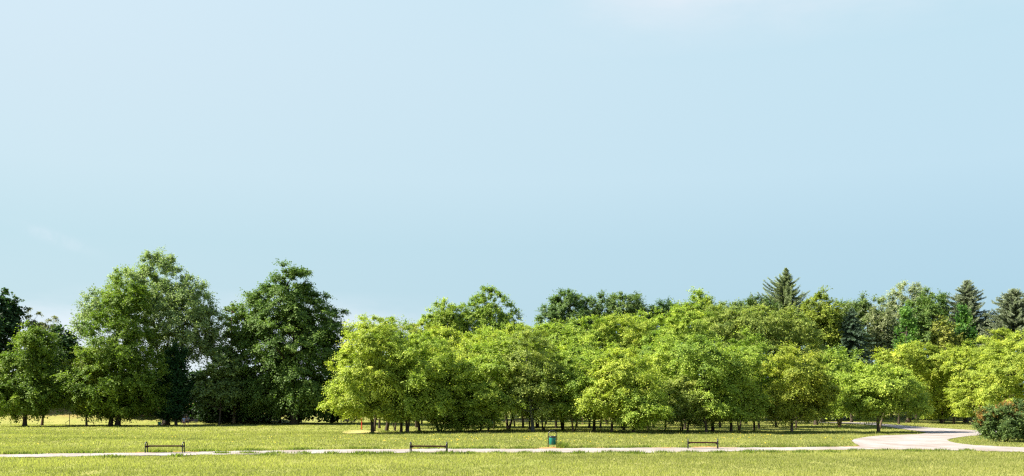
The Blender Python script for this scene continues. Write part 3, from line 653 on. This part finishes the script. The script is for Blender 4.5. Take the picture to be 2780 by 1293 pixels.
Lf('chestnut_tree', 'huge dark horse chestnut with a domed top and drooping boughs', (800, 1146), [(785, 776, 64, 62), (775, 830, 92, 70), (740, 880, 84, 66), (850, 860, 78, 66), (790, 940, 124, 80), (890, 930, 56, 62), (710, 990, 62, 90), (830, 1030, 106, 76), (740, 1080, 66, 48), (880, 1070, 52, 50), (690, 900, 46, 56), (915, 985, 46, 66), (690, 1060, 44, 56), (700, 830, 44, 40)],
   'chestnut', (.125, .190, .042), 72000, 132, tr=.55, nlimb=50, depth=1.25, zmin=.4, r_seed=507)
Lf('broadleaf_tree', 'slender tree with a pale lower trunk between poplar and chestnut', (635, 1147), [(640, 880, 34, 50), (628, 950, 36, 50), (652, 1010, 36, 60), (640, 1060, 40, 30)], 'sparse', (.145, .205, .045), 22000, 135, [(635, 1147, 638, 850, .20)], bark=(.24, .18, .12), nlimb=40)
Lf('young_maple', 'small pale leaved tree on a thin trunk right of the seated couple', (595, 1149), [(600, 990, 44, 48), (572, 1052, 46, 46), (612, 1060, 40, 44), (545, 1085, 30, 24)], 'sparse', (.15, .205, .065), 22000, 128, [(595, 1149, 598, 990, .13)], nlimb=30)
Lf('maple_tree', 'leafy maple with a short trunk at the left edge of the lawn', (67, 1157), [(95, 935, 44, 52), (70, 1000, 64, 56), (60, 1070, 84, 52), (125, 1070, 52, 50), (20, 1085, 40, 50), (15, 1020, 40, 60)], 'maple', (.160, .222, .028), 38000, 122, [(67, 1157, 80, 980, .27)], depth=1.3)
Lf('broadleaf_tree', 'tree with a thin brown trunk on the bank behind the left maple', (114, 1154), [(130, 1000, 44, 60), (140, 1060, 44, 46)], 'back', (.06, .10, .02), 12000, 128, tr=.17, bark=(.09, .06, .045))
Lf('birch_tree', 'olive weeping birch with a soft plumed top at far left', (90, 1130), [(90, 880, 30, 50), (80, 950, 46, 60), (100, 1020, 50, 60)], 'birch', (.215, .225, .095), 17000, 146, tr=.2)
Lf('birch_tree', 'second olive birch, shorter and right of the plumed one', (142, 1130), [(142, 895, 26, 42), (140, 950, 36, 56), (135, 1020, 40, 60)], 'birch', (.195, .205, .085), 14000, 146, tr=.2)
Lf('broadleaf_tree', 'dark ragged tree in the gap left of the tall poplar', (185, 1130), [(178, 925, 32, 44), (188, 980, 34, 46), (165, 1020, 40, 40)], 'dark', (.045, .085, .020), 10000, 144)
Lf('broadleaf_tree', 'dark tall tree cut by the left edge of the picture', (5, 1130), [(4, 838, 44, 54), (-12, 920, 66, 90), (-5, 1030, 60, 60), (-50, 900, 50, 70)], 'dark', (.040, .078, .024), 34000, 144)
# the dark thicket closing the view under the left group
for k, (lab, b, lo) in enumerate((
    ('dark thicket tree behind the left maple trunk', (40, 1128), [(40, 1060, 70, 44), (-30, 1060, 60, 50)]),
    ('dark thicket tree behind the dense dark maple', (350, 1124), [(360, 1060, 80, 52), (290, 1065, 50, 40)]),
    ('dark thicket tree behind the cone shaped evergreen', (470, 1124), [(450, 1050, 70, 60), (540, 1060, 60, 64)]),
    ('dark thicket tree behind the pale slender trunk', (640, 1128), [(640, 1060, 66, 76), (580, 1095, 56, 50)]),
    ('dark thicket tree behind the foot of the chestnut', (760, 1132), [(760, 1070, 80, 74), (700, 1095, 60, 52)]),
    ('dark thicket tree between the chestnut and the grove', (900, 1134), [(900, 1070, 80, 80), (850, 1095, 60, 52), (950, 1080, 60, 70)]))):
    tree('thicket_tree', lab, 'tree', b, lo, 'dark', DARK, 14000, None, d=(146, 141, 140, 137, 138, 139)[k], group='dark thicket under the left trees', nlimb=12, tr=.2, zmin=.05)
# dark trees added to darken the back of the grove, standing in for shade
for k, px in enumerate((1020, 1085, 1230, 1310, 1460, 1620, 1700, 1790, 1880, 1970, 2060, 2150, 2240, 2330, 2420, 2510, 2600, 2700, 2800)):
    tree('added_dark_tree', 'dark low tree added to darken the back of the grove', 'tree', (px, 1140), [(px, 1060, 56, 60), (px + 26, 1095, 48, 40), (px - 10, 1000, 50, 46)], 'dark', (.045, .085, .022), 8000, None,
         d=158 + 4 * (k % 3), group='added dark trees behind the grove', nlimb=8, tr=.25, zmin=.2)

# the shrub at the right edge
def shrub():
    q = np.random.RandomState(77); d = dist(1200); x0 = X(2730, d); root = empty('shrub', (x0, d, 0))
    tag(root, 'dark bluish green shrub with rusty red shoot tips at the right edge', 'shrub')
    def lob(l): return (X(l[0], d) - x0, l[4] if len(l) > 4 else 0, Z(l[1], d), l[2] * d / F, l[2] * d / F * .9, l[3] * d / F)
    L = [lob(l) for l in [(2715, 1150, 58, 46), (2680, 1160, 30, 34), (2765, 1140, 55, 54), (2800, 1155, 50, 44), (2690, 1135, 30, 30), (2740, 1175, 70, 24)]]
    V, T, C = crown_arrays(q, L, 'shrub', 70000, .03)
    link_mesh('foliage', np_mesh('foliage', V, 4, T), LEAF, root, (.130, .185, .055))
    L2 = [lob(l) for l in [(2690, 1122, 26, 20), (2712, 1112, 26, 18), (2668, 1140, 18, 20), (2760, 1102, 34, 16), (2735, 1125, 30, 16)]]
    V, T, C2 = crown_arrays(q, L2, 'shrub', 9500, .5)
    link_mesh('new_shoots', np_mesh('new_shoots', V, 4, T), LEAF, root, (.29, .165, .048))['label'] = 'rusty red new shoots'
    S = [((q.uniform(-.9, .9), q.uniform(-.5, .5), 0), (q.uniform(-1.2, 1.2), q.uniform(-.6, .6), 1.8), .035) for _ in range(8)]
    for tm in trunk_meshes('stem', q, S, C, 30): link_mesh('stem', tm, BARK, root, (.06, .045, .03))
shrub()

# ---------------------------------------------------------------- benches by the path
def arch(w, h, r, n=18):
    """an arched tube: two legs joined by a half round top, in the local y-z plane"""
    pts = [(0, -w / 2 - .03, -.05), (0, -w / 2, .2)]
    sp = h - w / 2
    for i in range(n + 1):
        a = math.pi * i / n
        pts.append((0, -w / 2 * math.cos(a), sp + w / 2 * math.sin(a) * 1.0))
    pts += [(0, w / 2, .2), (0, w / 2 + .03, -.05)]
    return pts
def park_bench(label, px, py, length, rz, group='backless benches beside the path'):
    x, y = G(px, py); root = empty('park_bench', (x, y, 0), rz); tag(root, label, 'bench', group)
    for s in (-1, 1):
        m = MB(); m.tube([(p[0] + s * length / 2, p[1], p[2]) for p in arch(.38, .66, .027)], .030, 10)
        fr = m.build('leg_arch', BLACK, root)
        b = MB(); b.box((s * (length / 2), 0, .385), (.035, .36, .05), bev=.008)
        b.tube([(s * (length / 2 - .01), 0, .33), (s * (length / 2 - .07), 0, .37), (s * (length / 2 - .16), 0, .385)], [.03, .035, .02], 8)
        b.build('bracket', BLACK, fr)
    st = MB()
    for k in range(4):
        st.box((0, -.138 + k * .092, .425), (length - .03, .080, .075), bev=.008)
    st.build('seat', SEATWOOD, root)
    return root
park_bench('black backless bench with a rusty brown seat, leftmost beside the path', 448, 1231, 2.15, R(2))
park_bench('black backless bench seen square on, on the near side of the path in the middle', 1164, 1231.5, 2.12, R(-5))
park_bench('black backless bench with round arched ends, rightmost beside the path', 1908, 1220, 1.86, R(-6))

def litter_bin(label, px, py, d=None, col=None, sc=1.0, rz=0.0):
    x, y = G(px, py); root = empty('litter_bin', (x, y, hz(x, y) if y > 62 else 0), rz); root.scale = (sc,) * 3; tag(root, label, 'litter bin')
    m = MB(); w = .50; n = 22; sp = .98 - w / 2
    pts = [(-w / 2, 0, -.05), (-w / 2, 0, .3)] + [(-w / 2 * math.cos(math.pi * i / n), 0, sp + w / 2 * math.sin(math.pi * i / n)) for i in range(n + 1)] + [(w / 2, 0, .3), (w / 2, 0, -.05)]
    m.tube(pts, .024, 10); m.build('frame', BLACK, root)
    b = MB(); b.lathe([(0, .17), (.190, .17), (.197, .178), (.203, .60), (.20, .62), (.188, .62), (.182, .20), (0, .20)], 32)
    bu = b.build('bucket', BINGREEN, root)
    r = MB(); r.lathe([(.203, .585), (.214, .592), (.216, .655), (.206, .672), (.176, .672), (.172, .655), (.172, .60), (.203, .585)], 32); r.build('rim', BINRIM, bu)
    for s in (-1, 1):
        h = MB(); h.tube([(s * .19, 0, .48), (s * .245, 0, .48)], .014, 8); h.build('hinge', BLACK, root)
litter_bin('green litter bin hanging in a black arched frame beside the path', 1500, 1215.5, rz=R(8), sc=1.14)
litter_bin('small distant teal bin half hidden by leaves deep in the grove', 1338, 1153, sc=.8)
litter_bin('dark green bin in the shade left of the cone shaped evergreen', 433, 1156.5, sc=.85)

# mound of loose soil under the bin
def hydrant():
    x, y = G(982, 1166); root = empty('hydrant', (x, y, hz(x, y))); tag(root, 'red post with a flared cap standing left of the first grove trunk', 'hydrant')
    m = MB(); m.lathe([(0, -.05), (.085, -.05), (.085, .03), (.068, .05), (.066, .62), (.064, 1.02), (.07, 1.04)], 18); m.build('pillar', RED, root)
    f = MB(); f.lathe([(.0685, .06), (.0690, .10), (.0690, .40), (.0685, .42)], 18); f.build('band', ORANGE, root)
    c = MB(); c.lathe([(.07, 1.02), (.12, 1.05), (.125, 1.12), (.09, 1.17), (.05, 1.24), (.022, 1.27), (.022, 1.33), (0, 1.335)], 18); c.build('cap', RED, root)
    for s in (-1, 1):
        o = MB(); o.tube([(s * .08, 0, 1.085), (s * .185, 0, 1.085)], [.05, .055], 12); o.build('outlet', RED, root)
hydrant()

def back_bench(label, px, py, length, rz=0.0, group='benches with backrests under the trees'):
    x, y = G(px, py); z = hz(x, y); root = empty('backrest_bench', (x, y, z), rz); tag(root, label, 'bench', group)
    s = MB()
    for k in range(4): s.box((0, -.20 + k * .105, .44), (length, .09, .035), bev=.006)
    s.build('seat', BENCHBROWN, root)
    b = MB()
    for k in range(3): b.box((0, .27 + k * .035, .60 + k * .125), (length, .03, .095), bev=.006, rx=R(-15))
    b.build('backrest', BENCHBROWN, root)
    for sx in (-1, 1):
        X_ = sx * (length / 2 - .12); l = MB()
        l.tube([(X_, -.22, -.05), (X_, -.20, .42)], .022, 8); l.tube([(X_, .26, -.05), (X_, .21, .42), (X_, .25, .58), (X_, .36, .92)], .022, 8)
        l.tube([(X_, -.20, .415), (X_, .21, .415)], .02, 8)
        l.tube([(X_, -.20, .42), (X_, -.21, .64), (X_, .0, .66), (X_, .27, .64)], .018, 8)
        l.build('leg_frame', BENCHMETAL, root)
    return root
back_bench('brown bench with a backrest under the trees where the couple sit', 513, 1156.5, 2.15, R(0))
back_bench('brown backrest bench inside the grove behind the wide V trunk', 1413, 1151.5, 2.2, R(0))
back_bench('dark backrest bench in shade left of the red post', 943, 1155, 1.9, R(-8))
back_bench('faint backrest bench deep in the shade behind the right bench', 1880, 1151, 2.0, R(0))

# stakes
def stake(label, px, y_top, y_bot, r=.04, lean=0.0, group=None, brace=None):
    d = dist(y_bot); x = X(px, d); z = hz(x, d); h = Z(y_top, d) - z
    root = empty('wooden_stake', (x, d, z)); tag(root, label, 'stake', group)
    m = MB(); m.tube([(0, 0, -.1), (lean * h * .5, 0, h * .5), (lean * h, 0, h - .03), (lean * h, 0, h)], [r, r, r * .95, r * .5], 8); m.build('post', OLDWOOD, root)
    if brace:
        b = MB(); bx = X(brace[0], d) - x; b.tube([(0, 0, Z(1141, d) - z), (bx, 0, Z(1147.5, d) - z), (X(brace[1], d) - x, 0, -.05)], .03, 7); b.build('brace', OLDWOOD, root)
stake('leftmost wooden stake of the trio below the chestnut', 684, 1111, 1148, .05, .01, 'support stakes below the chestnut')
stake('middle wooden stake of the trio below the chestnut', 691, 1118, 1148.5, .05, 0, 'support stakes below the chestnut')
stake('shortest right wooden stake of the trio below the chestnut', 701, 1130, 1148, .05, -.01, 'support stakes below the chestnut')
stake('thin wooden post with a bent brace at the foot of the bank', 189, 1122, 1156, .045, -.01, None, (178, 180))
stake('plain thin wooden post left of the dense dark maple trunk', 255, 1136, 1154.5, .045, 0)
stake('thin pale post standing inside the grove right of the bin', 1581, 1130, 1152, .055, 0)

# ---------------------------------------------------------------- the couple on the bench
def skin_obj(name, chains, mat, parent, sub=1):
    """chains: list of lists of (x,y,z,r); points closer than 1 mm are welded"""
    bm = bmesh.new(); lay = bm.verts.layers.skin.verify(); seen = {}
    def vert(p):
        k = tuple(round(c, 3) for c in p[:3])
        if k not in seen:
            v = bm.verts.new(p[:3]); v[lay].radius = (p[3], p[3]); seen[k] = v
            if len(seen) == 1: v[lay].use_root = True
        return seen[k]
    for ch in chains:
        for a, b in zip(ch, ch[1:]):
            va, vb = vert(a), vert(b)
            if va != vb and bm.edges.get((va, vb)) is None: bm.edges.new((va, vb))
    me = bpy.data.meshes.new(name); bm.to_mesh(me); bm.free()
    o = link_mesh(name, me, mat, parent)
    md = o.modifiers.new('skin', 'SKIN'); md.use_smooth_shade = True
    if sub: s = o.modifiers.new('sub', 'SUBSURF'); s.levels = sub; s.render_levels = sub
    return o
def lerp3(a, b, t): return tuple(a[i] + (b[i] - a[i]) * t for i in range(3))
def hand_chains(wrist, dirv, side, s):
    """palm and five bent fingers; dirv along the hand, side towards the thumb"""
    w = Vector(wrist); d = Vector(dirv).normalized(); t = Vector(side).normalized(); dn = d.cross(t).normalized()
    if dn.z > 0: dn = -dn
    palm = w + d * .055
    ch = [[(*w, .027), (*palm, .034)]]
    for k, ln in enumerate((.068, .076, .070, .055)):
        off = t * (.030 - .020 * k); k0 = w + d * .085 + off; k1 = k0 + d * ln * .5 + dn * .006; k2 = k0 + d * ln * .8 + dn * ln * .4
        ch.append([(*palm, .034), (*k0, .0105), (*k1, .0095), (*k2, .0085)])
    a = w + d * .03 + t * .036; b = a + d * .03 + t * .02 + dn * .01; ch.append([(*palm, .034), (*a, .012), (*b, .010), (*(b + d * .025 + dn * .015), .009)])
    return ch
def seated_person(label, loc, rz, P, shirt, shorts, hair_long):
    root = empty('person', loc, rz); tag(root, label, 'person', 'couple on the bench')
    pel, ch_, nk, hd = P['pelvis'], P['chest'], P['neck'], P['head']
    fw = Vector(P['face']).normalized()
    body = [[(*pel, .13), (*lerp3(pel, ch_, .5), .125), (*ch_, .14), (*nk, .058), (*lerp3(nk, hd, .45), .060), (*hd, .100), (*(Vector(hd) + Vector((0, 0, .075))), .075)]]
    body.append([(*hd, .100), (*(Vector(hd) + fw * .075 + Vector((0, 0, -.075))), .036)])
    sh, so = [], []
    sh.append([(*pel, .145), (*lerp3(pel, ch_, .5), .148), (*ch_, .158), (*lerp3(ch_, nk, .6), .09)])
    for s in ('l', 'r'):
        S, E, W = P['shoulder_' + s], P['elbow_' + s], P['wrist_' + s]
        body.append([(*ch_, .14), (*S, .062), (*lerp3(S, E, .5), .050), (*E, .040), (*lerp3(E, W, .4), .040), (*W, .027)])
        hv = Vector(P['hand_' + s]); body += hand_chains(W, hv, P['thumb_' + s], 1)
        sh.append([(*ch_, .158), (*S, .085), (*lerp3(S, E, .55), .072)])
        Hp, K, A, Ft = P['hip_' + s], P['knee_' + s], P['ankle_' + s], P['toe_' + s]
        body.append([(*pel, .13), (*Hp, .095), (*lerp3(Hp, K, .55), .078), (*K, .056), (*lerp3(K, A, .35), .056), (*A, .038), (*lerp3(A, Ft, .5), .040), (*Ft, .026)])
        so.append([(*lerp3(pel, ch_, .12), .150), (*Hp, .112), (*lerp3(Hp, K, .5), .096), (*lerp3(Hp, K, .86), .086)])
    skin_obj('body', body, SKIN, root); skin_obj('shirt', sh, shirt, root); skin_obj('shorts', so, shorts, root)
    h = MB(); hv = Vector(hd)
    h.ball(tuple(hv - fw * .022 + Vector((0, 0, .055))), (.108, .112, .105), 14, 10)
    if hair_long:
        h.ball(tuple(hv - fw * .075 + Vector((0, 0, -.05))), (.09, .06, .13), 12, 8)
    h.build('hair', HAIR, root)
    f = MB(); right = fw.cross(Vector((0, 0, 1))).normalized()
    for s in (-1, 1): f.ball(tuple(hv + fw * .094 + right * s * .033 + Vector((0, 0, -.005))), (.013, .010, .008), 8, 6)
    f.ball(tuple(hv + fw * .100 + Vector((0, 0, -.075))), (.024, .012, .007), 8, 6)
    f.build('face', DARKFACE, root)
    e = MB(); e.ball(tuple(hv + fw * .108 + Vector((0, 0, -.035))), (.014, .016, .022), 8, 6)
    for s in (-1, 1): e.ball(tuple(hv + right * s * .100 + Vector((0, 0, -.02))), (.014, .022, .032), 8, 6)
    e.build('nose_and_ears', SKIN, root)
bx_, by_ = G(513, 1156.5); bz_ = hz(bx_, by_)
W = dict(pelvis=(0, .02, .55), chest=(.02, .06, .88), neck=(.02, .03, 1.06), head=(.03, -.01, 1.20), face=(.45, -1, -.15),
         shoulder_l=(.19, .05, .99), shoulder_r=(-.16, .05, .99), elbow_l=(.27, -.08, .78), elbow_r=(-.25, -.03, .74), wrist_l=(.14, -.28, .66), wrist_r=(-.10, -.24, .64),
         hand_l=(-.5, -.6, -.1), hand_r=(.6, -.5, -.1), thumb_l=(-.6, .5, .5), thumb_r=(.5, .6, .5),
         hip_l=(.10, -.02, .52), hip_r=(-.10, -.02, .53), knee_l=(.17, -.46, .52), knee_r=(-.10, -.45, .60), ankle_l=(.14, -.50, .09), ankle_r=(.16, -.62, .34), toe_l=(.15, -.66, .04), toe_r=(.17, -.76, .22))
seated_person('person in a pale blue shirt with crossed bare legs, left on the bench', (bx_ - .62, by_ - .02, bz_), 0, W, SHIRT_BLUE, SHORTS_PALE, True)
M_ = dict(pelvis=(0, .04, .56), chest=(-.02, -.06, .92), neck=(-.06, -.14, 1.12), head=(-.09, -.20, 1.27), face=(-.55, -1, -.45),
          shoulder_l=(.19, -.07, 1.03), shoulder_r=(-.22, -.08, 1.03), elbow_l=(.25, -.34, .80), elbow_r=(-.26, -.36, .78), wrist_l=(.02, -.50, .70), wrist_r=(-.12, -.55, .69),
          hand_l=(-.8, -.4, -.1), hand_r=(.5, -.7, -.1), thumb_l=(0, -.4, .8), thumb_r=(.2, .3, .8),
          hip_l=(.11, 0, .53), hip_r=(-.11, 0, .53), knee_l=(.20, -.48, .53), knee_r=(-.19, -.48, .53), ankle_l=(.18, -.46, .09), ankle_r=(-.17, -.46, .09), toe_l=(.22, -.64, .04), toe_r=(-.20, -.64, .04))
seated_person('person in a dark grey T-shirt leaning forward, right on the bench', (bx_ - .14, by_ - .02, bz_), 0, M_, SHIRT_GREY, SHORTS_DARK, False)

# ---------------------------------------------------------------- light, sky, camera
SUN_EL, SUN_AZ_BACK = R(43), R(5)           # from the left, square to the view
to_sun = Vector((-math.cos(SUN_EL) * math.cos(SUN_AZ_BACK), -math.cos(SUN_EL) * math.sin(SUN_AZ_BACK), math.sin(SUN_EL)))
sl = bpy.data.lights.new('sun', 'SUN'); sl.energy = 5.0; sl.angle = R(.53); sl.color = (1.0, .93, .80)
so = bpy.data.objects.new('sun', sl); COL.objects.link(so); so.rotation_euler = to_sun.to_track_quat('Z', 'Y').to_euler(); so.location = (-60, -20, 60)
w = bpy.data.worlds.new('World'); scene.world = w; w.use_nodes = True
nt = w.node_tree; nt.nodes.clear()
out = N(nt, 'ShaderNodeOutputWorld'); bg = N(nt, 'ShaderNodeBackground'); bg.inputs['Strength'].default_value = .10
sky = N(nt, 'ShaderNodeTexSky', sky_type='NISHITA'); sky.sun_disc = False; sky.sun_elevation = SUN_EL
sky.sun_rotation = math.atan2(to_sun.x, to_sun.y); sky.air_density = 1.0; sky.dust_density = .6; sky.ozone_density = 1.5
tc = N(nt, 'ShaderNodeTexCoord'); sp = N(nt, 'ShaderNodeSeparateXYZ'); nt.links.new(tc.outputs['Generated'], sp.inputs[0])
el = sp.outputs['Z']
# a thin summer veil: deeper blue low over the trees, milky higher up and to the left
def ramp(stops):
    r = N(nt, 'ShaderNodeValToRGB'); cr = r.color_ramp
    while len(cr.elements) < len(stops): cr.elements.new(.5)
    for e, (p, c) in zip(cr.elements, stops): e.position = p; e.color = (*c, 1)
    nt.links.new(maprange(nt, el, 0, .5), r.inputs[0]); return r.outputs[0]
def rad(r, g, b): # display colour -> sky radiance at this exposure
    f = lambda c: (c / 255 / 12.92 if c / 255 < .04045 else ((c / 255 + .055) / 1.055) ** 2.4)
    return tuple(f(c) / SKYGAIN for c in (r, g, b))
EXPO = 1.78
SKYGAIN = 2 ** EXPO * .10 * 10
veilL = ramp([(0, rad(204, 223, 232)), (.2, rad(195, 222, 231)), (.32, rad(195, 224, 233)), (.45, rad(206, 230, 239)), (.62, rad(211, 232, 242)), (.78, rad(215, 235, 246)), (1, rad(205, 228, 244))])
veilR = ramp([(0, rad(172, 207, 224)), (.2, rad(175, 210, 227)), (.32, rad(182, 215, 231)), (.45, rad(194, 224, 238)), (.65, rad(197, 227, 240)), (.78, rad(195, 227, 240)), (1, rad(185, 220, 240))])
az = maprange(nt, sp.outputs['X'], -.42, .42)
veil = mixc(nt, az, veilL, veilR)
veil10 = mixc(nt, 1.0, veil, (10, 10, 10), 'MULTIPLY')
mp = N(nt, 'ShaderNodeMapping'); mp.inputs['Scale'].default_value = (1.0, 1.0, 3.2); nt.links.new(tc.outputs['Generated'], mp.inputs[0])
c1 = noise(nt, mp.outputs[0], 4.2, 7, .6)
cl = maprange(nt, c1, .36, .66)
lowleft = math_(nt, 'MULTIPLY', maprange(nt, el, .115, .055), maprange(nt, sp.outputs['X'], -.03, -.20))
lowleft = math_(nt, 'MULTIPLY', lowleft, 3.0)
wx = math_(nt, 'POWER', math_(nt, 'DIVIDE', math_(nt, 'ADD', sp.outputs['X'], .423), .022), 2.0)
wz = math_(nt, 'POWER', math_(nt, 'DIVIDE', math_(nt, 'ADD', math_(nt, 'ADD', el, -.1535), math_(nt, 'MULTIPLY', math_(nt, 'ADD', sp.outputs['X'], .423), .35)), .0055), 2.0)
wisp = math_(nt, 'MULTIPLY', math_(nt, 'POWER', 2.718, math_(nt, 'MULTIPLY', math_(nt, 'ADD', wx, wz), -1.0)), .55)
topright = math_(nt, 'MULTIPLY', maprange(nt, el, .335, .385), maprange(nt, sp.outputs['X'], .0, .12))
cf = math_(nt, 'MULTIPLY', cl, math_(nt, 'ADD', math_(nt, 'MULTIPLY', lowleft, 1.0), math_(nt, 'MULTIPLY', topright, 1.0)), clamp=True)
cf = math_(nt, 'ADD', cf, math_(nt, 'MULTIPLY', wisp, maprange(nt, noise(nt, tc.outputs['Generated'], 60, 4), .3, .65)), clamp=True)
cloudc = tuple(10 * c for c in rad(226, 238, 247))
veil10 = mixc(nt, cf, veil10, cloudc)
fin = mixc(nt, maprange(nt, el, .42, .75, .965, .2), sky.outputs[0], veil10)
nt.links.new(fin, bg.inputs['Color']); nt.links.new(bg.outputs[0], out.inputs[0])

cd = bpy.data.cameras.new('camera'); cam = bpy.data.objects.new('camera', cd); COL.objects.link(cam)
cam.location = (0, 0, H); cam.rotation_euler = (R(90), 0, 0)
cd.sensor_width = 36; cd.lens = F / 2780 * 36; cd.shift_y = (YH - 646.5) / 2780; cd.clip_end = 8000; cd.clip_start = .1
scene.camera = cam
vs = scene.view_settings; vs.view_transform = 'Standard'; vs.look = 'None'; vs.exposure = EXPO; vs.gamma = 1; vs.use_curve_mapping = False
scene.render.engine = 'CYCLES'
cy = scene.cycles; cy.max_bounces = 6; cy.diffuse_bounces = 2; cy.glossy_bounces = 2; cy.transmission_bounces = 4; cy.transparent_max_bounces = 4
cy.sample_clamp_indirect = 6; cy.use_denoising = False; cy.filter_width = 1.3
